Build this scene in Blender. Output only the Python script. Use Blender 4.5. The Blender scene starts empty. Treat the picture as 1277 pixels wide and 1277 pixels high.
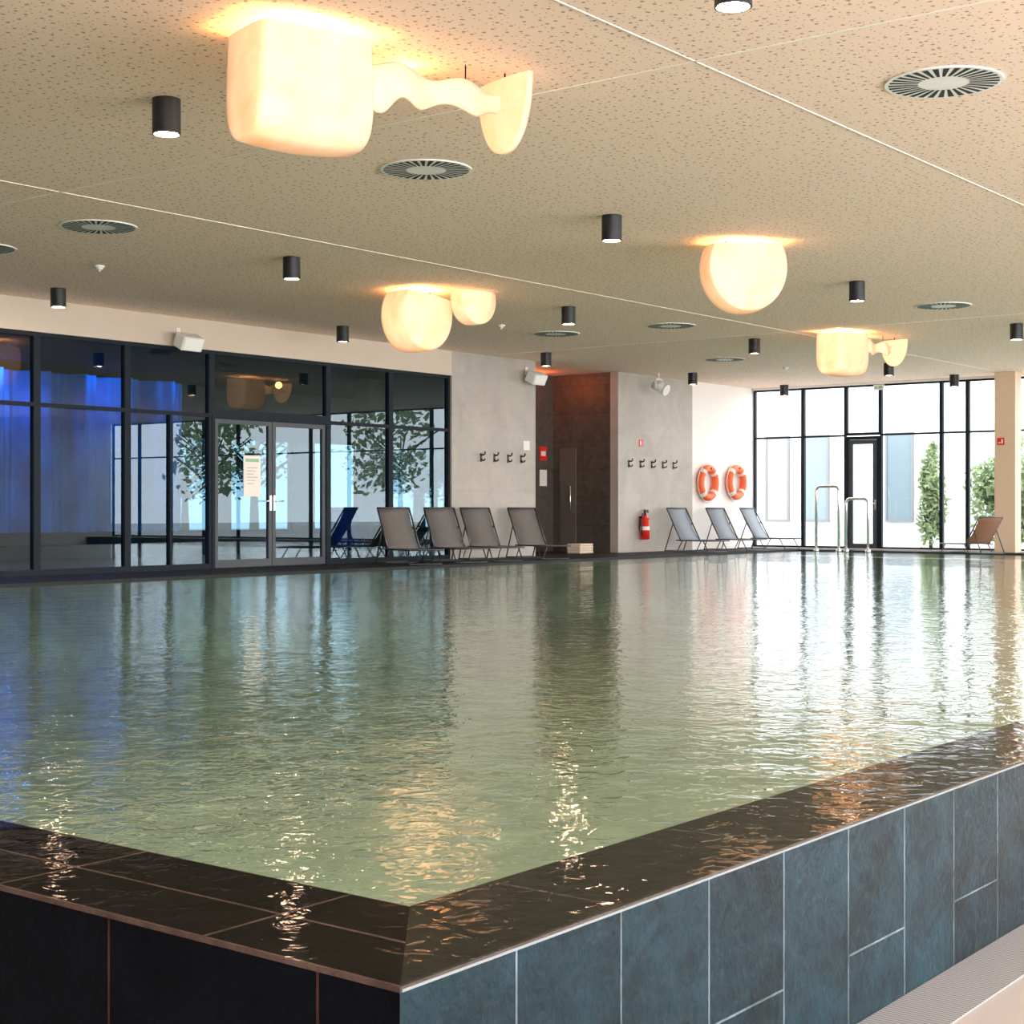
import bpy, bmesh, math, random
from mathutils import Vector, Matrix
random.seed(7)
scene=bpy.context.scene
COL=scene.collection
# ------------------------------------------------------------------ materials
def new_mat(name):
    m=bpy.data.materials.new(name); m.use_nodes=True
    nt=m.node_tree; nt.nodes.clear()
    out=nt.nodes.new('ShaderNodeOutputMaterial')
    return m,nt,out
def N(nt,t,**kw):
    n=nt.nodes.new(t)
    for k,v in kw.items():
        if k.startswith('_'): setattr(n,k[1:],v)
        else: n.inputs[k.replace('__',' ')].default_value=v
    return n
def L(nt,a,b): nt.links.new(a,b)
def c4(c): return (c[0],c[1],c[2],1.0)
def principled(name,col,rough=.5,metal=0,noise=0,nscale=8,bump=0,bscale=40,spec=.5,coat=0):
    m,nt,out=new_mat(name)
    p=nt.nodes.new('ShaderNodeBsdfPrincipled'); L(nt,p.outputs[0],out.inputs[0])
    p.inputs['Base Color'].default_value=c4(col); p.inputs['Roughness'].default_value=rough
    p.inputs['Metallic'].default_value=metal; p.inputs['Specular IOR Level'].default_value=spec
    p.inputs['Coat Weight'].default_value=coat
    tc=nt.nodes.new('ShaderNodeTexCoord')
    n=N(nt,'ShaderNodeTexNoise',Scale=nscale,Detail=4.0); L(nt,tc.outputs['Object'],n.inputs['Vector'])
    mx=nt.nodes.new('ShaderNodeMix'); mx.data_type='RGBA'
    mx.inputs[6].default_value=c4([x*(1-max(noise,.03)) for x in col]); mx.inputs[7].default_value=c4([min(1,x*(1+max(noise,.03))) for x in col])
    L(nt,n.outputs[0],mx.inputs[0]); L(nt,mx.outputs[2],p.inputs['Base Color'])
    if bump:
        n2=N(nt,'ShaderNodeTexNoise',Scale=bscale,Detail=3.0); L(nt,tc.outputs['Object'],n2.inputs['Vector'])
        b=N(nt,'ShaderNodeBump',Strength=bump,Distance=.01); L(nt,n2.outputs[0],b.inputs['Height']); L(nt,b.outputs[0],p.inputs['Normal'])
    return m
def emission(name,col,strength):
    m,nt,out=new_mat(name); e=N(nt,'ShaderNodeEmission',Color=c4(col),Strength=strength); L(nt,e.outputs[0],out.inputs[0]); return m
def ripples(nt,s1,d1,s2,d2):
    g=nt.nodes.new('ShaderNodeNewGeometry')
    n1=N(nt,'ShaderNodeTexNoise',Scale=s1,Detail=2.5,Roughness=.5,Distortion=1.0); L(nt,g.outputs['Position'],n1.inputs['Vector'])
    n2=N(nt,'ShaderNodeTexNoise',Scale=s2,Detail=2.0,Distortion=.6); L(nt,g.outputs['Position'],n2.inputs['Vector'])
    b1=N(nt,'ShaderNodeBump',Strength=1.0,Distance=d1); L(nt,n1.outputs[0],b1.inputs['Height'])
    b2=N(nt,'ShaderNodeBump',Strength=1.0,Distance=d2); L(nt,n2.outputs[0],b2.inputs['Height']); L(nt,b1.outputs[0],b2.inputs['Normal'])
    return b2.outputs[0]
def tile_mat(name,axes,offs,bw,rh,offset,c1,c2,mortar,msize=.006,rough=.4,slate=1.0,wet=0,spec=.5,wd=.005,nsc=7.0):
    """axes: which world axes feed u,v"""
    m,nt,out=new_mat(name)
    p=nt.nodes.new('ShaderNodeBsdfPrincipled'); L(nt,p.outputs[0],out.inputs[0])
    p.inputs['Specular IOR Level'].default_value=spec
    g=nt.nodes.new('ShaderNodeNewGeometry'); sp=nt.nodes.new('ShaderNodeSeparateXYZ'); L(nt,g.outputs['Position'],sp.inputs[0])
    cb=nt.nodes.new('ShaderNodeCombineXYZ')
    for i in (0,1):
        ad=N(nt,'ShaderNodeMath',_operation='ADD'); L(nt,sp.outputs[axes[i]],ad.inputs[0]); ad.inputs[1].default_value=offs[i]; L(nt,ad.outputs[0],cb.inputs[i])
    br=nt.nodes.new('ShaderNodeTexBrick'); br.offset=offset; br.offset_frequency=2; br.squash=1
    br.inputs['Scale'].default_value=1; br.inputs['Brick Width'].default_value=bw; br.inputs['Row Height'].default_value=rh
    br.inputs['Mortar Size'].default_value=msize; br.inputs['Mortar Smooth'].default_value=.1
    br.inputs['Color1'].default_value=c4(c1); br.inputs['Color2'].default_value=c4(c2); br.inputs['Mortar'].default_value=c4(mortar)
    L(nt,cb.outputs[0],br.inputs['Vector'])
    n=N(nt,'ShaderNodeTexNoise',Scale=nsc,Detail=8.0,Roughness=.65,Distortion=.6); L(nt,g.outputs['Position'],n.inputs['Vector'])
    mr=N(nt,'ShaderNodeMapRange'); mr.inputs[1].default_value=.3; mr.inputs[2].default_value=.7; mr.inputs[3].default_value=1-.45*slate; mr.inputs[4].default_value=1+.45*slate
    L(nt,n.outputs[0],mr.inputs[0])
    mul=nt.nodes.new('ShaderNodeVectorMath'); mul.operation='SCALE'; L(nt,br.outputs[0],mul.inputs[0]); L(nt,mr.outputs[0],mul.inputs['Scale'])
    L(nt,mul.outputs[0],p.inputs['Base Color'])
    p.inputs['Roughness'].default_value=rough
    bp=N(nt,'ShaderNodeBump',Strength=min(1,.35*slate+.05),Distance=.01)
    n3=N(nt,'ShaderNodeTexNoise',Scale=22.0,Detail=6.0); L(nt,g.outputs['Position'],n3.inputs['Vector'])
    sb=N(nt,'ShaderNodeMath',_operation='SUBTRACT'); L(nt,n3.outputs[0],sb.inputs[0]); L(nt,br.outputs['Fac'],sb.inputs[1]); L(nt,sb.outputs[0],bp.inputs['Height'])
    L(nt,bp.outputs[0],p.inputs['Normal'])
    if wet:
        p.inputs['Coat Weight'].default_value=wet; p.inputs['Coat Roughness'].default_value=.05; p.inputs['Coat IOR'].default_value=1.33
        L(nt,ripples(nt,10,wd,2.4,wd*1.8),p.inputs['Coat Normal'])
    return m

M={}
M['black']=principled('black_metal',(.008,.010,.014),.45)
M['steel']=principled('dark_window_frame',(.008,.014,.022),.6,spec=.2)
M['doorframe']=principled('grey_door_frame',(.05,.06,.07),.5)
M['extframe']=principled('outside_window_frame',(.16,.17,.18),.6)
M['white']=principled('white_plastic',(.75,.74,.70),.45)
M['ventw']=principled('vent_white',(.86,.84,.80),.5)
M['edge']=principled('pale_edge_joint',(.16,.17,.18),.4)
M['plaster']=principled('white_plaster',(.86,.81,.78),.8,noise=.02,bump=.1,bscale=80)
M['header']=principled('beige_plaster',(.60,.50,.41),.8,noise=.03)
M['chrome']=principled('chrome',(.82,.83,.85),.25,metal=1)
M['sling']=principled('grey_sling_fabric',(.15,.14,.135),.8,noise=.15,nscale=60)
M['slingpale']=principled('blue_grey_sling_fabric',(.26,.30,.35),.8,noise=.15,nscale=60)
M['slingblue']=principled('deep_blue_sling_fabric',(.01,.05,.24),.8,noise=.15,nscale=60)
M['slingbrown']=principled('brown_sling_fabric',(.25,.11,.07),.8,noise=.15,nscale=60)
M['frame']=principled('lounger_frame',(.07,.07,.08),.4,metal=.6)
M['orange']=principled('orange_buoy',(.85,.14,.035),.5)
M['rope']=principled('white_rope',(.75,.7,.65),.7)
M['red']=principled('red_paint',(.65,.02,.015),.3)
M['poster']=principled('poster_paper',(.80,.74,.68),.6)
M['green']=principled('poster_green',(.30,.50,.36),.6)
M['ink']=principled('poster_ink',(.45,.42,.40),.6)
M['towel']=principled('beige_towel',(.75,.62,.48),.95,bump=.4,bscale=120)
M['slotdark']=principled('vent_slot_dark',(.015,.02,.022),.8)
M['trim']=principled('ceiling_joint',(.86,.78,.70),.7)
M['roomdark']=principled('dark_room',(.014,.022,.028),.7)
M['brown']=principled('brown_reflection',(.16,.08,.055),.6,noise=.2)
M['doorgrey']=principled('grey_door',(.105,.09,.08),.5)
M['column']=principled('beige_column',(.68,.50,.37),.7)
M['bark']=principled('tree_bark',(.05,.04,.03),.9,noise=.3)
M['extwall']=principled('outside_render',(.56,.58,.60),.9)
M['extwin']=principled('outside_window_glass',(.16,.21,.24),.15)
M['extbrown']=principled('outside_blind',(.33,.28,.26),.7)
M['paving']=principled('outside_paving',(.42,.42,.41),.9,noise=.1)
M['floor']=principled('beige_floor',(.38,.34,.315),.45,noise=.05)
M['deck']=tile_mat('deck_tile',(0,1),(0,0),.6,.6,.5,(.03,.032,.034),(.025,.027,.03),(.05,.05,.05),rough=.55,slate=.4,spec=.1)
M['sidetile']=tile_mat('pool_wall_slate_long',(2,0),(.4,-2.27),.8,.41,.5,(.0022,.0098,.0145),(.0045,.0165,.0235),(.085,.11,.125),.0035,rough=.42,spec=.14,slate=1.6,nsc=5.0)
M['fronttile']=tile_mat('pool_wall_slate_short',(1,2),(-2.30,.4),.69,.4,0,(.002,.003,.005),(.003,.003,.006),(.05,.022,.014),.004,rough=.5,spec=.05)
M['rimA']=tile_mat('coping_short',(1,0),(-2.66,-2.30),.78,.24,0,(.007,.006,.006),(.005,.005,.005),(.075,.05,.042),.006,rough=.7,wet=.28,spec=.0,wd=.0020)
M['rimB']=tile_mat('coping_long',(0,1),(-2.27,-2.07),.82,.60,0,(.006,.007,.007),(.004,.005,.005),(.055,.045,.04),.005,rough=.7,wet=.70,spec=.0,wd=.0030)
M['panel']=tile_mat('light_grey_wall_tile',(0,2),(0,-.05),1.22,1.25,0,(.405,.362,.322),(.39,.348,.312),(.35,.315,.285),.004,rough=.5,slate=.3,nsc=1.6)
M['recess']=tile_mat('brown_wall_tile',(1,2),(0,0),.6,.6,.5,(.080,.066,.056),(.068,.056,.047),(.04,.03,.025),.006,rough=.45,slate=.7)
M['basin']=tile_mat('basin_tile',(0,1),(0,0),.3,.3,0,(.50,.63,.50),(.40,.53,.41),(.34,.44,.34),.004,rough=.6,slate=1.0,nsc=2.0)

def ceiling_mat():
    m,nt,out=new_mat('perforated_ceiling')
    p=nt.nodes.new('ShaderNodeBsdfPrincipled'); L(nt,p.outputs[0],out.inputs[0])
    g=nt.nodes.new('ShaderNodeNewGeometry')
    facs=[]
    for sc,rad,seed in ((10.0,.14,0),(17.0,.12,3.7)):
        mp=N(nt,'ShaderNodeMapping'); mp.inputs['Location'].default_value=(seed,seed,0); L(nt,g.outputs['Position'],mp.inputs[0])
        mp.inputs['Scale'].default_value=(1,1,0)
        v=nt.nodes.new('ShaderNodeTexVoronoi'); v.voronoi_dimensions='2D'; v.inputs['Scale'].default_value=sc; v.inputs['Randomness'].default_value=.7
        L(nt,mp.outputs[0],v.inputs['Vector'])
        lt=N(nt,'ShaderNodeMapRange'); lt.inputs[1].default_value=rad*.85; lt.inputs[2].default_value=rad; lt.inputs[3].default_value=1; lt.inputs[4].default_value=0
        L(nt,v.outputs['Distance'],lt.inputs[0])
        sp=nt.nodes.new('ShaderNodeSeparateColor'); L(nt,v.outputs['Color'],sp.inputs[0])
        gt=N(nt,'ShaderNodeMath',_operation='GREATER_THAN'); gt.inputs[1].default_value=.3; L(nt,sp.outputs[0],gt.inputs[0])
        mu=N(nt,'ShaderNodeMath',_operation='MULTIPLY'); L(nt,lt.outputs[0],mu.inputs[0]); L(nt,gt.outputs[0],mu.inputs[1]); facs.append(mu)
    mxm=N(nt,'ShaderNodeMath',_operation='MAXIMUM'); L(nt,facs[0].outputs[0],mxm.inputs[0]); L(nt,facs[1].outputs[0],mxm.inputs[1])
    mx=nt.nodes.new('ShaderNodeMix'); mx.data_type='RGBA'; mx.inputs[6].default_value=(.90,.695,.56,1); mx.inputs[7].default_value=(.42,.30,.22,1)
    L(nt,mxm.outputs[0],mx.inputs[0]); L(nt,mx.outputs[2],p.inputs['Base Color']); p.inputs['Roughness'].default_value=.8
    return m
M['ceiling']=ceiling_mat()

def schlick(nt,f0,normal=None):
    g=nt.nodes.new('ShaderNodeNewGeometry')
    d=nt.nodes.new('ShaderNodeVectorMath'); d.operation='DOT_PRODUCT'
    L(nt,g.outputs['Incoming'],d.inputs[0]); L(nt,normal if normal else g.outputs['Normal'],d.inputs[1])
    a=N(nt,'ShaderNodeMath',_operation='ABSOLUTE'); L(nt,d.outputs['Value'],a.inputs[0])
    s=N(nt,'ShaderNodeMath',_operation='SUBTRACT'); s.inputs[0].default_value=1; L(nt,a.outputs[0],s.inputs[1]); s.use_clamp=True
    p=N(nt,'ShaderNodeMath',_operation='POWER'); L(nt,s.outputs[0],p.inputs[0]); p.inputs[1].default_value=5
    mr=N(nt,'ShaderNodeMapRange'); mr.inputs[3].default_value=f0; mr.inputs[4].default_value=1; L(nt,p.outputs[0],mr.inputs[0])
    return mr.outputs[0]
def glass_mat(name,tint,f0,rough=0.0):
    m,nt,out=new_mat(name)
    t=N(nt,'ShaderNodeBsdfTransparent',Color=c4(tint)); gl=N(nt,'ShaderNodeBsdfGlossy',Roughness=rough)
    gl.inputs['Color'].default_value=(.78,.92,1,1)
    ms=nt.nodes.new('ShaderNodeMixShader'); L(nt,schlick(nt,f0),ms.inputs[0]); L(nt,t.outputs[0],ms.inputs[1]); L(nt,gl.outputs[0],ms.inputs[2]); L(nt,ms.outputs[0],out.inputs[0])
    return m
M['glass']=glass_mat('blue_tinted_glass',(.28,.50,.60),.07)
M['glassrear']=glass_mat('grey_tinted_glass',(.15,.18,.20),.05)
M['glassclear']=glass_mat('clear_glass',(.96,.98,.98),.03)

def water_mat():
    m,nt,out=new_mat('pool_water')
    nrm=ripples(nt,10.0,.0042,2.4,.0065)
    t=N(nt,'ShaderNodeBsdfTransparent',Color=(.80,.93,.85,1)); gl=N(nt,'ShaderNodeBsdfGlossy',Roughness=.01)
    gl.inputs['Color'].default_value=(1,1,1,1)
    L(nt,nrm,gl.inputs['Normal'])
    d=N(nt,'ShaderNodeBsdfDiffuse',Color=(.27,.40,.30,1))
    m1=N(nt,'ShaderNodeMixShader'); m1.inputs[0].default_value=.34; L(nt,t.outputs[0],m1.inputs[1]); L(nt,d.outputs[0],m1.inputs[2])
    m2=N(nt,'ShaderNodeMixShader'); L(nt,schlick(nt,.07,nrm),m2.inputs[0]); L(nt,m1.outputs[0],m2.inputs[1]); L(nt,gl.outputs[0],m2.inputs[2])
    L(nt,m2.outputs[0],out.inputs[0]); return m
M['water']=water_mat()

def shade_mat():
    m,nt,out=new_mat('glowing_alabaster_shade')
    tc=nt.nodes.new('ShaderNodeTexCoord')
    n=N(nt,'ShaderNodeTexNoise',Scale=2.4,Detail=6.0,Roughness=.6,Distortion=1.4); L(nt,tc.outputs['Object'],n.inputs['Vector'])
    mx=nt.nodes.new('ShaderNodeMix'); mx.data_type='RGBA'; mx.inputs[6].default_value=(1.0,.44,.18,1); mx.inputs[7].default_value=(1.0,.56,.29,1)
    mr=N(nt,'ShaderNodeMapRange'); mr.inputs[1].default_value=.32; mr.inputs[2].default_value=.60; L(nt,n.outputs[0],mr.inputs[0]); L(nt,mr.outputs[0],mx.inputs[0])
    lw=N(nt,'ShaderNodeLayerWeight',Blend=.5)
    sm=N(nt,'ShaderNodeMapRange'); sm.inputs[3].default_value=1.55; sm.inputs[4].default_value=.34; L(nt,lw.outputs['Facing'],sm.inputs[0])  # shading painted into the glow: dimmer where the shell turns away
    e=N(nt,'ShaderNodeEmission'); L(nt,mx.outputs[2],e.inputs['Color']); L(nt,sm.outputs[0],e.inputs['Strength'])
    d=N(nt,'ShaderNodeBsdfDiffuse',Color=(.20,.19,.17,1))
    a=nt.nodes.new('ShaderNodeAddShader'); L(nt,e.outputs[0],a.inputs[0]); L(nt,d.outputs[0],a.inputs[1]); L(nt,a.outputs[0],out.inputs[0])
    return m
M['shade']=shade_mat()
M['lens']=emission('warm_spot_lens',(1,.62,.40),200)
M['lensdim']=emission('warm_spot_lens_dimmed',(1,.66,.45),30)
M['redglow']=emission('orange_glow_lens',(1,.20,.04),2)
def leaf_mat(name,c):
    m,nt,out=new_mat(name)
    g=nt.nodes.new('ShaderNodeNewGeometry'); n=N(nt,'ShaderNodeTexNoise',Scale=3.0); L(nt,g.outputs['Position'],n.inputs['Vector'])
    mx=nt.nodes.new('ShaderNodeMix'); mx.data_type='RGBA'; mx.inputs[6].default_value=c4([x*.5 for x in c]); mx.inputs[7].default_value=c4([x*1.4 for x in c]); L(nt,n.outputs[0],mx.inputs[0])
    d=N(nt,'ShaderNodeBsdfDiffuse'); t=N(nt,'ShaderNodeBsdfTranslucent'); L(nt,mx.outputs[2],d.inputs[0]); L(nt,mx.outputs[2],t.inputs[0])
    ms=N(nt,'ShaderNodeMixShader'); ms.inputs[0].default_value=.35; L(nt,d.outputs[0],ms.inputs[1]); L(nt,t.outputs[0],ms.inputs[2]); L(nt,ms.outputs[0],out.inputs[0]); return m
M['leaf']=leaf_mat('shrub_leaves',(.23,.30,.16))
M['leafdark']=leaf_mat('dark_leaves',(.10,.14,.10))
M['curtain']=principled('blue_curtain',(.03,.20,.46),.8,noise=.9,nscale=1.3)
def grate_mat():
    m,nt,out=new_mat('gutter_grate')
    p=nt.nodes.new('ShaderNodeBsdfPrincipled'); L(nt,p.outputs[0],out.inputs[0]); p.inputs['Roughness'].default_value=.5
    g=nt.nodes.new('ShaderNodeNewGeometry')
    w=nt.nodes.new('ShaderNodeTexWave'); w.bands_direction='X'; w.inputs['Scale'].default_value=16; L(nt,g.outputs['Position'],w.inputs['Vector'])
    cr=nt.nodes.new('ShaderNodeValToRGB'); cr.color_ramp.elements[0].color=(.09,.09,.095,1); cr.color_ramp.elements[1].color=(.30,.30,.31,1); cr.color_ramp.elements[1].position=.5
    L(nt,w.outputs[0],cr.inputs[0]); L(nt,cr.outputs[0],p.inputs['Base Color']); return m
M['grate']=grate_mat()
# ------------------------------------------------------------------ mesh helpers
class MB:
    def __init__(s): s.bm=bmesh.new(); s.mats=[]
    def mi(s,mat):
        if mat not in s.mats: s.mats.append(mat)
        return s.mats.index(mat)
    def box(s,lo,hi,mat='white',bevel=0,mtx=None):
        lo=Vector(lo);hi=Vector(hi); r=bmesh.ops.create_cube(s.bm,size=1)
        vs=r['verts']; c=(lo+hi)/2; d=hi-lo
        for v in vs: v.co=Vector((v.co.x*d.x,v.co.y*d.y,v.co.z*d.z))+c
        fs=set(f for v in vs for f in v.link_faces)
        if bevel:
            es=list(set(e for v in vs for e in v.link_edges))
            rb=bmesh.ops.bevel(s.bm,geom=es,offset=bevel,segments=2,affect='EDGES',profile=.5)
            fs=set(f for f in fs if f.is_valid)|set(rb['faces'])
            vs=list(set(v for f in fs for v in f.verts))
        i=s.mi(mat)
        for f in fs: f.material_index=i
        if mtx:
            for v in vs: v.co=mtx@v.co
        return s
    def cyl(s,p0,p1,r0,mat='white',r1=None,seg=20,caps=True):
        p0=Vector(p0);p1=Vector(p1); r1=r0 if r1 is None else r1
        d=p1-p0; q=d.to_track_quat('Z','Y').to_matrix().to_4x4()
        mt=Matrix.Translation((p0+p1)/2)@q
        r=bmesh.ops.create_cone(s.bm,cap_ends=caps,segments=seg,radius1=r0,radius2=r1,depth=d.length,matrix=mt)
        i=s.mi(mat)
        for v in r['verts']:
            for f in v.link_faces: f.material_index=i; f.smooth=len(f.verts)==4
        return s
    def tube(s,pts,r,mat='white',seg=10,closed=False):
        pts=[Vector(p) for p in pts]; n=len(pts); rings=[]; i=s.mi(mat); up=None
        for k,p in enumerate(pts):
            if closed: t=(pts[(k+1)%n]-pts[k-1]).normalized()
            else: t=(pts[min(k+1,n-1)]-pts[max(k-1,0)]).normalized()
            if up is None:
                a=Vector((0,0,1)) if abs(t.z)<.9 else Vector((1,0,0)); up=(a-t*a.dot(t)).normalized()
            else: up=(up-t*up.dot(t)).normalized()
            sd=t.cross(up)
            rings.append([s.bm.verts.new(p+r*(math.cos(2*math.pi*j/seg)*up+math.sin(2*math.pi*j/seg)*sd)) for j in range(seg)])
        for k in range(n if closed else n-1):
            A=rings[k];B=rings[(k+1)%n]
            for j in range(seg):
                f=s.bm.faces.new((A[j],A[(j+1)%seg],B[(j+1)%seg],B[j])); f.material_index=i; f.smooth=True
        if not closed:
            for R in (rings[0],rings[-1]):
                f=s.bm.faces.new(R); f.material_index=i
        return s
    def quad(s,vs,mat):
        f=s.bm.faces.new([s.bm.verts.new(Vector(v)) for v in vs]); f.material_index=s.mi(mat); return f
    def mesh(s,name):
        bmesh.ops.recalc_face_normals(s.bm,faces=s.bm.faces)
        me=bpy.data.meshes.new(name); s.bm.to_mesh(me); s.bm.free()
        for k in s.mats: me.materials.append(M[k])
        return me
    def obj(s,name,loc=(0,0,0),rot=(0,0,0),parent=None,kind=None,label=None,category=None,group=None):
        o=bpy.data.objects.new(name,s.mesh(name)); COL.objects.link(o)
        o.location=loc; o.rotation_euler=rot
        if parent: o.parent=parent
        tag(o,kind,label,category,group); return o
def tag(o,kind=None,label=None,category=None,group=None):
    if kind: o['kind']=kind
    if label: o['label']=label
    if category: o['category']=category
    if group: o['group']=group
def empty(name,loc,rot=(0,0,0),**k):
    e=bpy.data.objects.new(name,None); COL.objects.link(e); e.empty_display_size=.2
    e.location=loc; e.rotation_euler=rot; tag(e,**k); return e
def copy_tree(o,loc,rot=None,label=None):
    n=o.copy(); COL.objects.link(n); n.location=loc
    if rot is not None: n.rotation_euler=rot
    if label: n['label']=label
    def rec(a,b):
        for ch in a.children:
            c=ch.copy(); COL.objects.link(c); c.parent=b; rec(ch,c)
    rec(o,n); return n
def struct(name,boxes,mat,label):
    b=MB()
    for x in boxes:
        b.box(x[0],x[1],x[2] if len(x)>2 else mat)
    return b.obj(name,kind='structure',label=label)
CZ=3.85; FZ=-.62; DZ=.03
# ------------------------------------------------------------------ room shell
struct('floor',[((-8,-6,FZ-.15),(33,2.0-.13,FZ)),((-8,1.87,FZ-.15),(2.29,18.3,FZ))],'floor','beige tiled bath hall floor')
struct('floor',[((2.3,16.6,FZ),(33,18.3,DZ)),((32.0,-6,FZ),(33,16.6,DZ)),((24.3,18.3,FZ),(27.2,20.0,DZ))],'deck','dark tiled deck along the far pool sides')
struct('ceiling',[((-8,-6,CZ),(33.2,18.4,CZ+.2)),((24.3,18.4,CZ),(27.2,20.1,CZ+.2))],'ceiling','perforated beige acoustic ceiling')
k=1
for y in (5.22,11.95,-1.5):
    struct('trim_%d'%k,[((-8,y-.006,CZ-.005),(33,y+.006,CZ))],'trim','pale joint line across the ceiling'); k+=1
for x in (8.65,22.8,-5.5):
    struct('trim_%d'%k,[((x-.012,-6,CZ-.005),(x+.012,18.3,CZ))],'trim','pale joint line across the ceiling'); k+=1
FY=18.3
struct('wall_back',[((4.0,FY,3.4),(21.75,FY+.2,CZ)),((-8,FY,FZ),(4.0,FY+.2,CZ))],'header','beige plaster wall above the glass facade')
struct('wall_back',[((21.75,FY,FZ),(24.3,FY+.2,CZ))],'panel','light grey tiled wall section')
struct('wall_back',[((27.2,FY,FZ),(30.2,FY+.2,CZ))],'panel','light grey tiled wall section')
struct('wall_back',[((30.2,FY+.02,FZ),(33.2,FY+.2,CZ))],'plaster','white plaster wall section')
struct('wall_recess',[((27.2,FY+.2,DZ),(27.35,20.1,CZ)),((24.3,20.0,DZ),(27.2,20.15,CZ)),((24.15,FY+.2,DZ),(24.3,20.15,CZ))],'recess','dark brown tiled niche walls')
struct('wall_left',[((-8.2,-6,FZ),(-8,18.3,CZ))],'header','beige plaster wall')
struct('wall_front',[((-8,-6.2,FZ),(26,-6,.2)),((-8,-6.2,3.5),(26,-6,CZ)),((26,-6.2,FZ),(33,-6,CZ))],'plaster','white wall below and above the windows')  # unseen far end left without windows to dim the facade reflections
struct('wall_right',[((33,-6,FZ),(33.2,18.3,DZ+.02)),((33,-6,3.80),(33.2,18.3,CZ))],'plaster','low sill and head of the glazed end wall')
# window builder ------------------------------------------------------------
WN=[1]
def pane(axis,pos,a0,a1,z0,z1,mat):
    b=MB()
    if axis=='Y': b.quad([(a0,pos,z0),(a1,pos,z0),(a1,pos,z1),(a0,pos,z1)],mat)
    else: b.quad([(pos,a0,z0),(pos,a1,z0),(pos,a1,z1),(pos,a0,z1)],mat)
    return b
def window(axis,pos,a0,a1,z0,z1,transoms,glass,fw=.05,depth=.09,verts=(),label='dark framed full height window'):
    def P(a,dd,z): return (a,pos+dd,z) if axis=='Y' else (pos+dd,a,z)
    b=MB()
    def bx(al,ah,zl,zh): b.box(P(al,0,zl),P(ah,depth,zh),'steel')
    bx(a0,a0+fw,z0,z1); bx(a1-fw,a1,z0,z1); bx(a0+fw,a1-fw,z0,z0+fw*1.5); bx(a0+fw,a1-fw,z1-fw,z1)
    for t in transoms: bx(a0+fw,a1-fw,t-fw/2,t+fw/2)
    for v in verts: bx(v-.02,v+.02,z0+fw*1.5,(transoms[0]-fw/2) if transoms else z1-fw)
    o=b.obj('window_%d'%WN[0],kind='structure',label=label); WN[0]+=1
    pane(axis,pos+depth*.5,a0+fw,a1-fw,z0+fw*1.5,z1-fw,glass).obj('glass_pane',parent=o)
    return o
xs=[4.0,5.5,7.0,8.5,10.0,11.45,12.9,14.45,16.05]
for i in range(len(xs)-1):
    window('Y',FY+.04,xs[i],xs[i+1],DZ,3.4,[2.4],'glass',fw=.055,verts=(15.25,) if xs[i]==14.45 else ())
window('Y',FY+.04,16.05,18.6,2.42,3.4,[],'glass',fw=.055,verts=())
window('Y',FY+.04,18.6,20.15,DZ,3.4,[2.4],'glass',fw=.055)
window('Y',FY+.04,20.15,21.75,DZ,3.4,[2.4],'glass',fw=.055)
# glazed end wall
for a0,a1 in ((17.0,18.3),(15.9,17.0)): window('X',33.03,a0,a1,DZ,3.8,[2.65],'glassclear',fw=.04)
window('X',33.03,15.05,15.9,2.65,3.8,[],'glassclear',fw=.04)
window('X',33.03,13.6,15.05,DZ,3.8,[2.65],'glassclear',fw=.04)
window('X',33.03,13.0,13.6,DZ,3.8,[2.65],'glassclear',fw=.04)
y=13.0
while y>-5.5:
    y2=max(y-1.6,-6); window('X',33.03,y2,y,DZ,3.8,[2.65],'glassclear',fw=.04); y=y2
x=-8.0
while x<25.9:
    x2=x+3.4; window('Y',-6.1,x,x2,.2,3.5,[2.6],'glassclear',fw=.05); x=x2
# doors ---------------------------------------------------------------------
DN=[1]
def door(axis,pos,a0,a1,z0,z1,leaves,handles,glass,label,fw=.06,lf=.07,mat='doorframe'):
    def P(a,dd,z): return (a,pos+dd,z) if axis=='Y' else (pos+dd,a,z)
    b=MB()
    for (al,ah,zl,zh) in ((a0,a0+fw,z0,z1),(a1-fw,a1,z0,z1),(a0+fw,a1-fw,z1-fw,z1)): b.box(P(al,-.02,zl),P(ah,.09,zh),'steel')
    o=b.obj('door_%d'%DN[0],kind='structure',label=label); DN[0]+=1
    w=(a1-a0-2*fw)/leaves
    for i in range(leaves):
        l0=a0+fw+i*w+.006; l1=l0+w-.012; zb=z0+.01; zt=z1-fw-.006
        m=MB()
        for (al,ah,zl,zh) in ((l0,l0+lf,zb,zt),(l1-lf,l1,zb,zt),(l0+lf,l1-lf,zb,zb+.12),(l0+lf,l1-lf,zt-lf,zt)): m.box(P(al,0,zl),P(ah,.06,zh),mat)
        lo=m.obj('door_leaf',parent=o)
        pane(axis,pos+.03,l0+lf,l1-lf,zb+.12,zt-lf,glass).obj('glass_pane',parent=lo)
        ha=handles[i]
        if ha is not None:
            x0=l0+.035 if ha==0 else l1-.035; s=1 if ha==0 else -1
            h=MB(); h.box(P(x0-.02,-.012,.93),P(x0+.02,0,1.17),'chrome')
            h.tube([P(x0,-.005,1.08),P(x0,-.06,1.08),P(x0+s*.03,-.065,1.08),P(x0+s*.15,-.065,1.08)],.012,'chrome'); h.obj('door_handle',parent=lo)
    return o
door('Y',FY+.05,16.05,18.6,DZ,2.42,2,[1,0],'glass','dark framed double glass door in the facade')
door('X',33.03,15.05,15.9,DZ,2.62,1,[0],'glassclear','dark framed glass door to the outside',fw=.07,lf=.10)
b=MB(); b.box((27.17,19.38,DZ),(27.2,19.80,2.27),'doorgrey')
o=b.obj('door_3',kind='structure',label='grey flush door in the brown tiled niche')
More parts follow.
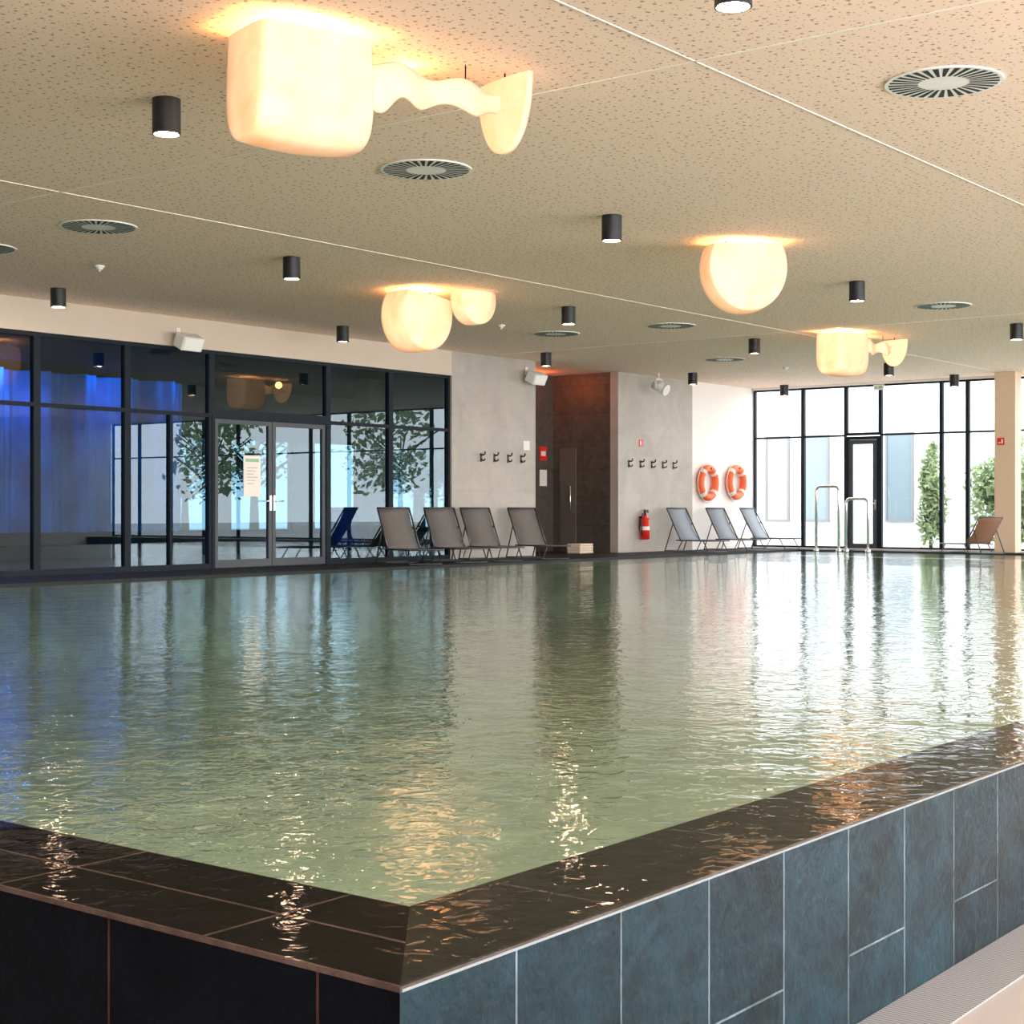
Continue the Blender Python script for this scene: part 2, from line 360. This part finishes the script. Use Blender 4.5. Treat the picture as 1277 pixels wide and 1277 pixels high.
MB().tube([(27.17,19.47,.85),(27.10,19.47,.85),(27.10,19.47,1.45),(27.17,19.47,1.45)],.014,'chrome').obj('door_handle',parent=o)
# rear room -----------------------------------------------------------------
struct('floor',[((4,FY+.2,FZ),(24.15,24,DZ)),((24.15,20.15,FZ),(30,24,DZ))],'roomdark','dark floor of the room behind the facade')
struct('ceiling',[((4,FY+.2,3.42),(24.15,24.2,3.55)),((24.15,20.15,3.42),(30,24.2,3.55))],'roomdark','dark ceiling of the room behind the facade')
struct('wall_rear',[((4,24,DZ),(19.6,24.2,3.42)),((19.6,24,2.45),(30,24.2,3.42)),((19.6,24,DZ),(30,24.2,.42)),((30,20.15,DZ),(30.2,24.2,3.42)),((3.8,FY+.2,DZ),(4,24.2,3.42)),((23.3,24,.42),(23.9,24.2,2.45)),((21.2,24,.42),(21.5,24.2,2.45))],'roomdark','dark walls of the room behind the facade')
for a,a1 in ((19.6,21.2),(21.5,23.3),(23.9,26.0),(26.0,28.0),(28.0,30.0)): window('Y',24.05,a,a1,.42,2.45,[],'glassrear',fw=.07)
# ------------------------------------------------------------------ swimming pool
X0,Y0,X1,Y1=2.30,2.07,32.0,16.6; IX,IY=2.78,2.47
pool=empty('swimming_pool',(X0,Y0,FZ),label='raised slate-clad indoor pool full of green water',category='swimming pool')
def pp(b,name,label=None): return b.obj(name,loc=(-X0,-Y0,-FZ),parent=pool,label=label)
def prism(pts,z0,z1,mat):
    b=MB(); bm=b.bm; lo=[bm.verts.new((p[0],p[1],z0)) for p in pts]; hi=[bm.verts.new((p[0],p[1],z1)) for p in pts]
    n=len(pts); bm.faces.new(lo[::-1]); bm.faces.new(hi)
    for i in range(n): bm.faces.new((lo[i],lo[(i+1)%n],hi[(i+1)%n],hi[i]))
    b.mi(mat); return b
pp(prism([(X0,Y0),(X1,Y0),(X1,Y0+.1),(X0+.1,Y0+.1)],FZ,-.012,'sidetile'),'side_wall','blue-grey slate tiled outer wall')
pp(prism([(X0,Y0),(X0+.1,Y0+.1),(X0+.1,Y1),(X0,Y1)],FZ,-.012,'fronttile'),'end_wall','black slate tiled outer wall with rusty joints')
e=.004
pp(prism([(X0-e,Y0-e),(IX-.002,IY-.002),(IX-.002,Y1),(X0-e,Y1)],-.012,0,'rimA'),'coping','wet dark slate coping')
pp(prism([(X0-e,Y0-e),(X1,Y0-e),(X1,IY),(IX,IY)],-.012,0,'rimB'),'coping','wet dark slate coping')
pp(MB().box((X0,Y0-e-.003,-.011),(X1,Y0-e,-.005),'edge'),'edge_trim','pale edge joint')
b=MB()
b.box((IX-.02,IY-.02,FZ-.6),(X1,Y1,FZ-.5),'basin')
b.box((X0+.1,Y0+.1,FZ-.6),(IX,Y1,-.013),'basin'); b.box((IX,Y0+.1,FZ-.6),(X1,IY,-.013),'basin')
b.box((IX,Y1-.02,FZ-.6),(X1,Y1,-.02),'basin'); b.box((X1-.02,IY,FZ-.6),(X1,Y1,-.02),'basin')
pp(b,'basin','green tiled pool basin')
b=MB(); b.quad([(IX,IY,-.002),(X1-.02,IY,-.002),(X1-.02,Y1-.02,-.002),(IX,Y1-.02,-.002)],'water')
pp(b,'water','rippled green pool water')
g=MB(); g.box((2.0,1.84,FZ-.05),(33,2.065,FZ+.005),'grate')
g.obj('gutter_grate',label='white ribbed drainage grate along the pool wall',category='drain grate')
# ------------------------------------------------------------------ ceiling spots
def build_spot(lens,en):
    e=empty('ceiling_spotlight',(0,0,0),label='black cylindrical surface-mounted ceiling spotlight',category='spotlight',group='black ceiling spotlights')
    b=MB(); b.cyl((0,0,-.25),(0,0,0),.10,'black',seg=32,caps=False); b.cyl((0,0,-.25),(0,0,-.19),.090,'black',seg=32,caps=False)
    for k in range(32):
        a0=2*math.pi*k/32;a1=2*math.pi*(k+1)/32
        b.quad([(.1*math.cos(a0),.1*math.sin(a0),-.25),(.1*math.cos(a1),.1*math.sin(a1),-.25),(.09*math.cos(a1),.09*math.sin(a1),-.25),(.09*math.cos(a0),.09*math.sin(a0),-.25)],'black')
    b.cyl((0,0,-.01),(0,0,0),.10,'black',seg=32)
    b.obj('housing',parent=e)
    MB().cyl((0,0,-.240),(0,0,-.230),.080,lens,seg=24).obj('lens',parent=e)
    l=bpy.data.lights.new('spot_bulb','SPOT'); l.energy=en; l.color=(1,.72,.46); l.spot_size=1.5; l.spot_blend=.6; l.shadow_soft_size=.08
    lo=bpy.data.objects.new('bulb',l); COL.objects.link(lo); lo.parent=e; lo.location=(0,0,-.27)
    return e
spots=[(7.18,4.1),(7.16,8.66),(12.54,12.96),(12.7,8.62),(12.42,17.2),(18.05,13.0),(18.3,8.65),(24.0,8.65)]
s0=build_spot('lens',50); s0.location=(*spots[0],CZ)
for p in spots[1:]: copy_tree(s0,(*p,CZ))
dim=[(17.76,17.2),(23.1,17.15),(23.4,12.95),(28.4,17.2),(28.9,12.98),(32.3,13.0),(32.5,17.2)]
s1=build_spot('lensdim',22); s1.location=(*dim[0],CZ)
for p in dim[1:]: copy_tree(s1,(*p,CZ))
# ------------------------------------------------------------------ vents
def build_vent():
    e=empty('ceiling_vent',(0,0,0),label='round white swirl air diffuser with radial black slots',category='air vent',group='round ceiling vents')
    MB().cyl((0,0,-.010),(0,0,0),.39,'ventw',r1=.39,seg=56).obj('body',parent=e)
    b=MB()
    for k in range(32):
        a=2*math.pi*k/32; r0,r1=.17,.365; w0,w1=.009,.021; t=.25
        pts=[]
        for r,w,s in ((r0,w0,-1),(r1,w1,-1),(r1,w1,1),(r0,w0,1)):
            aa=a+t*(r-r0); pts.append((r*math.cos(aa)-s*w*math.sin(aa),r*math.sin(aa)+s*w*math.cos(aa),-.0115))
        b.quad(pts,'slotdark')
    o=b.obj('slots',parent=e); o['kind']='stuff'
    return e
vents=[(9.99,8.69),(10.1,4.14),(9.95,13.1),(9.95,15.2),(20.66,15.13),(20.87,13.04),(21.2,8.69),(26.2,15.15)]
v0=build_vent(); v0.location=(*vents[0],CZ)
for i,p in enumerate(vents[1:]): copy_tree(v0,(*p,CZ),rot=(0,0,.3*i))
def build_det():
    e=empty('smoke_detector',(0,0,0),label='small white domed smoke detector on the ceiling',category='smoke detector',group='smoke detectors')
    b=MB(); b.cyl((0,0,-.03),(0,0,0),.06,'white'); b.cyl((0,0,-.055),(0,0,-.03),.03,'white',r1=.045); b.obj('body',parent=e)
    MB().cyl((0,0,-.075),(0,0,-.055),.012,'white').obj('sensor',parent=e); return e
d0=build_det(); d0.location=(11.55,15.19,CZ)
for p in ((19.14,15.09),(28.4,15.0)): copy_tree(d0,(*p,CZ))
# ------------------------------------------------------------------ hanging lamps
def d_prism(Lx,w,h,n=2.5,bulge=.06,dome=.05,segs=36,nx=8,delta=.0,shear=0):
    """extruded truncated-oval block: flat narrow top, rounded belly, softly domed end faces"""
    b=MB(); bm=b.bm; rings=[]
    sd=math.sin(delta)**(2/n) if delta>0 else 0
    Rv=h/(1+sd)
    stations=[(-1,.93),(-.975,.975)]+[(-.93+1.86*i/nx,1.0) for i in range(nx+1)]+[(.975,.975),(1,.93)]
    def sp(v): return (abs(v)**(2/n))*(1 if v>=0 else -1)
    for t,s in stations:
        x=t*Lx/2; sc=s+bulge*(1-t*t)
        ring=[]
        for k in range(segs+1):
            a=-delta+(math.pi+2*delta)*k/segs
            yy=sp(math.cos(a))*w/2*sc; zz=-(Rv*sd+Rv*sp(math.sin(a)))*sc
            if k in (0,segs): zz=0
            ring.append(bm.verts.new((x*(1-.06*(1+zz/h)) ,yy+shear*zz,zz)))
        rings.append(ring)
    for A,B in zip(rings[:-1],rings[1:]):
        for k in range(segs): f=bm.faces.new((A[k],A[k+1],B[k+1],B[k])); f.smooth=True
    for R,sg in ((rings[0],-1),(rings[-1],1)):
        levels=[R]
        for q,dm in ((.85,.45),(.6,.8),(.3,.97)):
            levels.append([bm.verts.new((v.co.x+sg*dome*dm,v.co.y*q,v.co.z*q)) for v in R])
        c=bm.verts.new((R[0].co.x+sg*dome,0,0))
        for A,B in zip(levels[:-1],levels[1:]):
            for k in range(segs): f=bm.faces.new((A[k],A[k+1],B[k+1],B[k])); f.smooth=True
        for k in range(segs): f=bm.faces.new((levels[-1][k],levels[-1][k+1],c)); f.smooth=True
    b.mi('shade'); return b
def bulb(parent,loc,e=40,r=.08,col=(1,.46,.13)):
    l=bpy.data.lights.new('lamp_bulb','POINT'); l.energy=e; l.color=col; l.shadow_soft_size=r
    o=bpy.data.objects.new('bulb',l); COL.objects.link(o); o.parent=parent; o.location=loc
def rods(parent,pts,z=-.09,r=.010):
    for p in pts: MB().cyl((p[0],p[1],z),(p[0],p[1],0),r,'steel').obj('mount_rod',parent=parent)
def lamp_long(loc,rotz,label,end=(1.94,.56,.49)):
    e=empty('ceiling_lamp',(*loc,CZ),(0,0,rotz),label=label,category='ceiling lamp',group='glowing shell ceiling lamps')
    d_prism(.78,.50,.65,n=3.4,bulge=.05,delta=.3,dome=.02).obj('shade',loc=(.40,0,-.05),parent=e)
    b=MB(); bm=b.bm; cols=[]
    for i in range(141):
        t=i/140; x=.76+t*(end[0]-.78)
        yy=.03*math.sin(t*15)
        top=-.085-.028*math.sin(t*15+.3)-.05*t
        bot=-.325-.030*math.sin(t*18)-.10*math.exp(-((t-.20)/.065)**2)+.03*t
        ring=[bm.verts.new((x,yy*(.5+u)+s*.03,top+(bot-top)*u)) for u,s in ((0,0),(.05,.8),(.35,1),(.65,1),(.95,.8),(1,0),(.95,-.8),(.65,-1),(.35,-1),(.05,-.8))]
        cols.append(ring)
    for A,B in zip(cols[:-1],cols[1:]):
        for j in range(10): f=bm.faces.new((A[j],A[(j+1)%10],B[(j+1)%10],B[j])); f.smooth=True
    bm.faces.new(cols[0]); bm.faces.new(cols[-1]); b.mi('shade'); b.obj('wavy_arm',parent=e)
    d_prism(.05,end[1],end[2],n=2.1,bulge=0,dome=.02,nx=1,delta=.0).obj('end_plate',loc=(end[0],0,-.045),parent=e)
    rods(e,[(.15,0),(.65,0)]); rods(e,[(end[0]-.32,0)],-.15,.005); rods(e,[(end[0],0)],-.05,.006)
    bulb(e,(.4,0,-.16),85); bulb(e,(1.3,.25,-.12),8); return e  # weaker point light added beside the wavy arm for the ceiling halo
lamp_long((6.25,6.89),math.radians(-15.6),'large glowing alabaster ceiling lamp with wavy arm and end plate')
lamp_long((22.9,11.35),math.radians(-12),'large glowing alabaster ceiling lamp with short wavy arm and end plate',end=(1.80,.52,.44))
def lamp_round(loc,rotz,label,extra=None,Lx=.40,w=.87,h=.71,tilt=0,delta=.50):
    e=empty('ceiling_lamp',(*loc,CZ),(0,0,rotz),label=label,category='ceiling lamp',group='glowing shell ceiling lamps')
    d_prism(Lx,w,h,n=2.0,bulge=.03,dome=.04,delta=delta,nx=14,segs=56).obj('shade',loc=(0,0,-.05-.30*abs(tilt)),rot=(tilt,0,0),parent=e)
    rods(e,[(0,-.2),(0,.2)]); bulb(e,(0,0,-.16),55)
    if extra:
        d_prism(.26,.62,.42,n=2.0,bulge=.02,dome=.08,delta=.30,segs=48).obj('small_shade',loc=extra,parent=e)
        rods(e,[(extra[0],extra[1])])
    return e
lamp_round((14.82,8.34),math.radians(50),'round-bottomed glowing alabaster ceiling lamp')
lamp_round((15.45,13.57),math.radians(84),'glowing alabaster ceiling lamp with small half-round second shade',extra=(-.50,-.52,-.03),Lx=.50,w=.86,h=.72,tilt=math.radians(7),delta=.55)
# ------------------------------------------------------------------ loungers
def build_lounger(sl,label,w=.30):
    e=empty('sun_lounger',(0,0,0),label=label,category='lounger',group='sun loungers along the wall')
    hz=.25; by,bz=.42,.94; ft=-.85
    b=MB()
    for s in (-1,1):
        b.tube([(s*w,ft,hz),(s*w,0,hz),(s*w,.12,hz)],.014,'frame')
        b.tube([(s*w,0,hz),(s*w,by*.5,hz+(bz-hz)*.5),(s*w,by,bz)],.015,'frame')
        b.tube([(s*w*.97,by*.55,hz+(bz-hz)*.55),(s*w*.97,.48,.02)],.012,'frame')
    b.tube([(-w,by,bz),(w,by,bz)],.016,'frame'); b.tube([(-w,ft,hz),(w,ft,hz)],.014,'frame'); b.tube([(-w,.48,.02),(w,.48,.02)],.012,'frame')
    b.obj('frame',parent=e)
    for y,y2 in ((ft+.2,ft+.05),(-.05,.10)):
        MB().tube([(-w,y,hz),(-w,y2,.015),(w,y2,.015),(w,y,hz)],.012,'frame').obj('leg',parent=e)
    b=MB(); b.box((-w+.015,ft+.01,hz-.004),(w-.015,-.01,hz+.006),sl,bevel=.002); b.obj('seat',parent=e)
    b=MB(); bm=b.bm; rows=[]
    for i in range(9):
        t=i/8; sag=-.03*math.sin(math.pi*t)
        rows.append([bm.verts.new((x,by*t-sag*.8,hz+(bz-hz)*t+sag*.6)) for x in (-w+.015,0,w-.015)])
    for A,B in zip(rows[:-1],rows[1:]):
        for j in range(2): f=bm.faces.new((A[j],A[j+1],B[j+1],B[j])); f.smooth=True
    b.mi(sl); o=b.obj('backrest',parent=e); md=o.modifiers.new('t','SOLIDIFY'); md.thickness=.008
    return e
R=math.radians
l0=build_lounger('sling','grey-brown sling sun lounger with raised backrest'); l0.location=(19.55,17.5,DZ); l0.rotation_euler=(0,0,R(-22))
for x in (20.75,21.75,23.15): copy_tree(l0,(x,17.5,DZ))
lb=build_lounger('slingblue','deep blue sling lounger behind the glass facade'); lb.location=(20.2,19.4,DZ); lb.rotation_euler=(0,0,R(-25))
lp=build_lounger('slingpale','pale blue-grey sling lounger below the lifebuoys'); lp.location=(28.8,17.5,DZ); lp.rotation_euler=(0,0,R(-12))
copy_tree(lp,(30.45,17.5,DZ)); copy_tree(lp,(31.9,17.45,DZ),rot=(0,0,R(-4)))
l1=build_lounger('slingbrown','brown sling lounger facing away beside the column'); l1.location=(31.3,12.1,DZ); l1.rotation_euler=(0,0,R(150)); l1.scale=(1,1,.8)
# ------------------------------------------------------------------ column
b=MB(); b.box((32.25,11.65,DZ),(32.6,12.1,CZ),'column',bevel=.01); b.obj('column',label='square beige column by the windows',category='column')
def plate(name,lo,hi,mat,label,cat,marks=()):
    e=empty(name,((lo[0]+hi[0])/2,(lo[1]+hi[1])/2,lo[2]),label=label,category=cat)
    o=e.location
    MB().box(Vector(lo)-o,Vector(hi)-o,mat,bevel=.002).obj('panel',parent=e)
    if marks:
        b=MB()
        for m in marks: b.box(Vector(m[0])-o,Vector(m[1])-o,m[2])
        b.obj('print',parent=e)
    return e
plate('fire_sign',(32.23,11.88,2.31),(32.25,12.03,2.46),'red','red square fire equipment sign on the column','sign',[((32.226,11.91,2.34),(32.23,11.94,2.43),'white'),((32.226,11.96,2.34),(32.23,12.0,2.37),'white')])
plate('exit_sign',(32.9,14.9,3.66),(32.93,15.15,3.78),'white','white and green emergency exit sign above the door','sign',[((32.896,14.93,3.69),(32.9,15.02,3.75),'green'),((32.896,15.05,3.70),(32.9,15.12,3.74),'green')])
marks=[((16.74,FY+.030,1.70),(17.02,FY+.034,1.75),'green')]
for i in range(6): marks.append(((16.77,FY+.030,1.60-i*.05),(16.99-.04*(i%3),FY+.034,1.612-i*.05),'ink'))
plate('door_notice',(16.70,FY+.034,1.15),(17.06,FY+.044,1.80),'poster','pale paper notice with green heading on the door','notice',marks)
plate('wall_sign',(23.9,FY-.012,2.1),(24.1,FY,2.28),'white','small white control box on the tiled wall','switch box')
plate('wall_sign',(28.0,FY-.012,2.3),(28.15,FY,2.45),'red','small red fire extinguisher sign','sign',[((28.03,FY-.015,2.33),(28.06,FY-.012,2.42),'white')])
plate('wall_sign',(26.7,19.985,2.0),(26.95,20.0,2.3),'red','red sign on the niche wall','sign',[((26.74,19.98,2.1),(26.9,19.985,2.2),'white')])
plate('wall_sign',(26.7,19.985,1.45),(26.95,20.0,1.8),'white','white notice on the niche wall','sign')
# hooks
def build_hook():
    e=empty('coat_hook',(0,0,0),label='dark double coat hook on the tiled wall',category='coat hook',group='coat hooks on the wall')
    MB().box((-.025,-.012,-.08),(.025,0,.08),'black',bevel=.003).obj('back_plate',parent=e)
    MB().tube([(0,-.01,.05),(0,-.07,.05),(0,-.10,.07),(0,-.10,.11)],.015,'black').obj('prong',parent=e)
    MB().tube([(0,-.01,-.03),(0,-.05,-.06),(0,-.09,-.05),(0,-.10,-.02)],.013,'black').obj('prong',parent=e); return e
h0=build_hook(); h0.location=(22.6,FY,1.92)
for x in (23.0,23.42,23.83,27.6,28.05,28.5,28.95,29.38): copy_tree(h0,(x,FY,1.92))
# lifebuoys
def build_buoy():
    e=empty('lifebuoy',(0,0,0),label='orange and white ring lifebuoy on the white wall',category='lifebuoy',group='lifebuoys')
    R=.33;r=.085
    MB().tube([(R*math.cos(a*math.pi/24),-.10,R*math.sin(a*math.pi/24)) for a in range(48)],r,'orange',seg=16,closed=True).obj('ring',parent=e)
    for k in range(4):
        a0=math.pi/4+k*math.pi/2
        MB().tube([(R*math.cos(a0+t*.09),-.10,R*math.sin(a0+t*.09)) for t in (-1.5,-.75,0,.75,1.5)],r+.004,'rope',seg=16).obj('band',parent=e)
    pts=[]
    for a in range(64):
        t=a/64*2*math.pi; rr=R+r+.01+.03*abs(math.sin(2*(t-math.pi/4))); pts.append((rr*math.cos(t),-.10,rr*math.sin(t)))
    MB().tube(pts,.009,'rope',seg=6,closed=True).obj('rope',parent=e)
    MB().box((-.03,-.19,R-.02),(.03,0.0,R+.02),'steel').obj('wall_bracket',parent=e)
    return e
b0=build_buoy(); b0.location=(30.75,FY+.015,1.55); copy_tree(b0,(32.05,FY+.015,1.58))
# extinguisher
e=empty('fire_extinguisher',(28.05,FY-.12,.30),label='red fire extinguisher mounted on the tiled wall',category='fire extinguisher')
b=MB(); b.cyl((0,0,0),(0,0,.44),.10,'red',seg=24); b.cyl((0,0,.44),(0,0,.52),.10,'red',r1=.035,seg=24); b.obj('tank',parent=e)
b=MB(); b.cyl((0,0,.52),(0,0,.58),.03,'black'); b.box((-.015,-.02,.57),(.12,.02,.60),'black'); b.box((-.015,-.02,.595),(.11,.02,.64),'black'); b.obj('valve',parent=e)
MB().tube([(-.02,0,.56),(-.10,0,.55),(-.13,0,.42),(-.13,0,.2),(-.12,0,.08)],.013,'black').obj('hose',parent=e)
b=MB(); b.cyl((0,0,.20),(0,0,.28),.102,'poster',seg=24,caps=False); b.obj('label_band',parent=e)
MB().box((-.04,.05,.2),(.04,.12,.5),'black').obj('wall_bracket',parent=e)
# speakers
def build_speaker():
    e=empty('wall_speaker',(0,0,0),label='white tilted loudspeaker on a wall bracket',category='loudspeaker',group='white loudspeakers')
    b=MB(); b.box((-.20,-.11,-.11),(.20,.11,.11),'white',bevel=.02,mtx=Matrix.Translation((0,-.25,-.05))@Matrix.Rotation(.45,4,'X')); b.obj('cabinet',parent=e)
    b=MB(); b.box((-.17,-.004,-.09),(.17,.0,.09),'ventw',mtx=Matrix.Translation((0,-.25,-.05))@Matrix.Rotation(.45,4,'X')@Matrix.Translation((0,-.112,0))); b.obj('grille',parent=e)
    b=MB(); b.tube([(0,0,.1),(0,-.12,.1),(0,-.2,.02)],.015,'white'); b.box((-.04,-.012,.02),(.04,0,.18),'white'); b.obj('bracket',parent=e)
    return e
p0=build_speaker(); p0.location=(15.35,FY,3.5)
copy_tree(p0,(24.0,FY,3.54),rot=(0,0,0))
# ceiling hung projector
e=empty('ceiling_projector',(28.0,17.8,CZ),label='small white spotlight projector hung from the ceiling',category='projector')
b=MB(); b.cyl((0,0,-.12),(0,0,0),.02,'white'); b.box((-.12,-.02,-.15),(.12,.02,-.12),'white'); b.box((-.13,-.02,-.34),(-.11,.02,-.13),'white'); b.box((.11,-.02,-.34),(.13,.02,-.13),'white'); b.obj('yoke',parent=e)
b=MB(); b.cyl((0,.12,-.24),(0,-.16,-.36),.085,'white',r1=.115,seg=24); b.cyl((0,-.165,-.362),(0,-.20,-.377),.12,'white',seg=24); b.obj('head',parent=e)
# niche light
e=empty('niche_light',(26.1,19.78,CZ),label='small orange glowing ceiling downlight in the niche',category='downlight')
MB().cyl((0,0,-.10),(0,0,0),.08,'black').obj('housing',parent=e); MB().cyl((0,0,-.11),(0,0,-.10),.06,'redglow').obj('lens',parent=e)
l=bpy.data.lights.new('niche_bulb','POINT'); l.energy=20; l.color=(1,.17,.04); l.shadow_soft_size=.04; o=bpy.data.objects.new('bulb',l); COL.objects.link(o); o.parent=e; o.location=(0,0,-.17)
# towels
for i in range(4):
    b=MB(); b.box((-.25,-.17,0),(.25,.17,.05),'towel',bevel=.02); b.obj('towel',loc=(26.45,18.75,DZ+.051*i),rot=(0,0,.04*(i%2)),label='folded beige towel in a stack',category='towel',group='folded towels')
# handrails
def rail(y0,y1,top,label):
    e=empty('pool_handrail',(31.75,(y0+y1)/2,-.0),label=label,category='handrail',group='pool handrails'); h=(y0-y1)/2
    r=.10; pts=[(0,h,0),(0,h,top-r)]+[(0,h-r*(1-math.cos(a)),top-r+r*math.sin(a)) for a in (.4,.8,1.2,1.57)]
    pts+=[(0,-h+r*(1-math.cos(a)),top-r+r*math.sin(a)) for a in (1.57,1.2,.8,.4)]+[(0,-h,top-r),(0,-h,0)]
    MB().tube(pts,.032,'chrome').obj('tube',parent=e)
    for s in (-1,1): MB().cyl((0,s*h,0),(0,s*h,.05),.06,'chrome').obj('foot_flange',parent=e)
rail(16.0,15.45,1.46,'tall chrome pool handrail')
rail(15.27,14.75,1.18,'lower chrome pool handrail')
# ------------------------------------------------------------------ behind the facade
b=MB(); bm=b.bm; prev=None
for i in range(481):
    x=8+11.2*i/480; yy=.20*math.sin(x*7)+.09*math.sin(x*19+1)
    cur=(bm.verts.new((x-13.7,yy,0)),bm.verts.new((x-13.7,yy*.8,2.75)))
    if prev: f=bm.faces.new((prev[0],cur[0],cur[1],prev[1])); f.smooth=True
    prev=cur
b.mi('curtain'); b.obj('curtain',loc=(13.7,22.6,.55),label='blue-lit pleated curtain behind the glass facade',category='curtain')
for i,(x,en) in enumerate(((12.6,24),(15.0,48),(17.2,24),(18.8,9))):
    l=bpy.data.lights.new('blue_lamp','AREA'); l.energy=en; l.color=(.0,.17,.60); l.size=.2
    o=bpy.data.objects.new('blue_stage_light',l); COL.objects.link(o); o.location=(x,22.1,3.38); o.rotation_euler=(math.radians(12),0,math.radians(20))
    o['label']='blue ceiling light shining on the curtain'; o['category']='light'
b=MB(); b.box((-.25,-.2,0),(.25,.2,3.38),'brown'); b.obj('column',loc=(21.6,20.2,DZ),label='brown block standing in for a reflection in the facade glass',category='column')  # block added behind the glass to stand for a brownish reflection
# ------------------------------------------------------------------ outside
struct('ground',[((33.2,-30,FZ),(90,60,-.05)),((-30,24.2,FZ),(33.2,70,-.05)),((-30,-50,FZ),(90,-30,-.05)),((-30,-30,FZ),(33.2,-6.2,-.05))],'paving','pale paved ground outside')
e=empty('building',(41,19.5,-.05),label='white rendered neighbouring building with dark windows',category='building')
b=MB(); b.box((-1,-3.2,0),(5,9,5.2),'extwall'); b.obj('body',parent=e)
for y0,y1,mt in ((1.55,2.2,'extbrown'),(.3,1.05,'extwin'),(-2.2,-1.5,'extwin'),(3.2,4.2,'extwin')):
    w=MB(); w.box((-1.03,y0,.7),(-1.0,y1,3.05),mt); w.box((-1.06,y0-.06,.65),(-1.0,y0,3.1),'extframe'); w.box((-1.06,y1,.65),(-1.0,y1+.06,3.1),'extframe'); w.box((-1.06,y0,3.05),(-1.0,y1,3.1),'extframe'); w.box((-1.06,y0,.65),(-1.0,y1,.7),'extframe'); w.obj('window',parent=e)
def shrub(loc,rx,ry,rz,n,label,trunk=0,size=.12,name='shrub',lm='leaf',tr=.16,nb=9):
    e=empty(name,loc,label=label,category='plant' if not trunk else 'tree')
    b=MB(); b.cyl((0,0,0),(0,0,trunk+rz*.6),.05 if not trunk else tr,'bark',r1=.02 if not trunk else .05,seg=10)
    for k in range(nb):
        a=random.random()*6.28; z=trunk*.8+rz*.1+random.random()*rz*.6; t=Vector((math.cos(a)*rx*.8,math.sin(a)*ry*.8,z+rz*.6))
        b.tube([(0,0,z),(t.x*.5,t.y*.5,z+(t.z-z)*.6),t],.02 if not trunk else tr*.22,'bark',seg=6)
    b.obj('trunk',parent=e)
    b=MB()
    blobs=[]
    for k in range(12):
        q=Vector((random.uniform(-.6,.6)*rx,random.uniform(-.6,.6)*ry,trunk+rz+random.uniform(-.7,.75)*rz)); blobs.append((q,random.uniform(.35,.6)))
    for k in range(n):
        q,s0=random.choice(blobs)
        p=Vector((random.gauss(0,1),random.gauss(0,1),random.gauss(0,1))).normalized()*random.random()**.4
        c=q+Vector((p.x*rx*s0*1.2,p.y*ry*s0*1.2,p.z*rz*s0)); s=size*random.uniform(.6,1.4)
        u=Vector((random.gauss(0,1),random.gauss(0,1),random.gauss(0,1))).normalized(); v=u.orthogonal().normalized()
        b.quad([c-u*s,c+v*s*.5,c+u*s,c-v*s*.5],lm)
    o=b.obj('leaves',parent=e); o['kind']='stuff'
shrub((38.2,16.0,-.05),.35,.35,1.35,1500,'green shrub outside the end windows',size=.09)
shrub((39.8,14.0,-.05),1.1,1.5,1.55,5200,'wide green hedge outside the end windows',size=.10)
shrub((46,11.5,-.05),2.5,2.5,2.6,4500,'leafy tree outside the end windows',trunk=1.0,size=.16,name='tree')
for i,(x,y,tr) in enumerate(((30.0,32.5,.16),(35.2,31,.16),(26,33,.16),(40,35,.16),(45,38,.16),(33,39,.16))):
    shrub((x,y,-.05),2.2,2.2,2.0,3000,'leafy tree outside behind the facade room',trunk=1.2 if i%2 else 1.6,size=.09,name='tree',lm='leafdark',tr=tr,nb=20)
for i,(x,y) in enumerate(((8,-22),(16,-18),(24,-24),(52,-10),(48,-18))):
    shrub((x,y,-.05),2.2,2.2,2.6,900,'leafy tree outside the garden windows',trunk=1.6,size=.18,name='tree')
# ------------------------------------------------------------------ light
w=bpy.data.worlds.new('World'); scene.world=w; w.use_nodes=True; nt=w.node_tree; nt.nodes.clear()
o=nt.nodes.new('ShaderNodeOutputWorld'); bg=nt.nodes.new('ShaderNodeBackground'); L(nt,bg.outputs[0],o.inputs[0])
bg.inputs[0].default_value=(.97,.98,1.0,1); bg.inputs[1].default_value=5.6
def area(loc,rot,sx,sy,portal=True,energy=0,col=(1,1,1)):
    l=bpy.data.lights.new('window_daylight','AREA'); l.shape='RECTANGLE'; l.size=sx; l.size_y=sy; l.cycles.is_portal=portal
    if not portal: l.energy=energy; l.color=col
    o=bpy.data.objects.new('window_daylight',l); COL.objects.link(o); o.location=loc; o.rotation_euler=rot
area((9,-6.4,1.85),(R(90),0,0),34,3.4,False,3800,(1,.975,.96))
area((33.3,6.1,1.9),(R(90),0,R(90)),24.4,3.8)
area((24.8,24.3,1.45),(R(90),0,R(180)),10.4,2.1)
# ------------------------------------------------------------------ camera
cam=bpy.data.cameras.new('Camera'); co=bpy.data.objects.new('Camera',cam); COL.objects.link(co)
co.location=(0,0,.95); co.rotation_euler=(math.radians(90),0,math.radians(37.85-90))
cam.sensor_width=36; cam.lens=36*1933/1277; cam.shift_y=-3.5/1277; cam.clip_start=.05; cam.clip_end=300
scene.camera=co
scene.view_settings.view_transform='Standard'
scene.view_settings.look='None'
scene.view_settings.exposure=.4
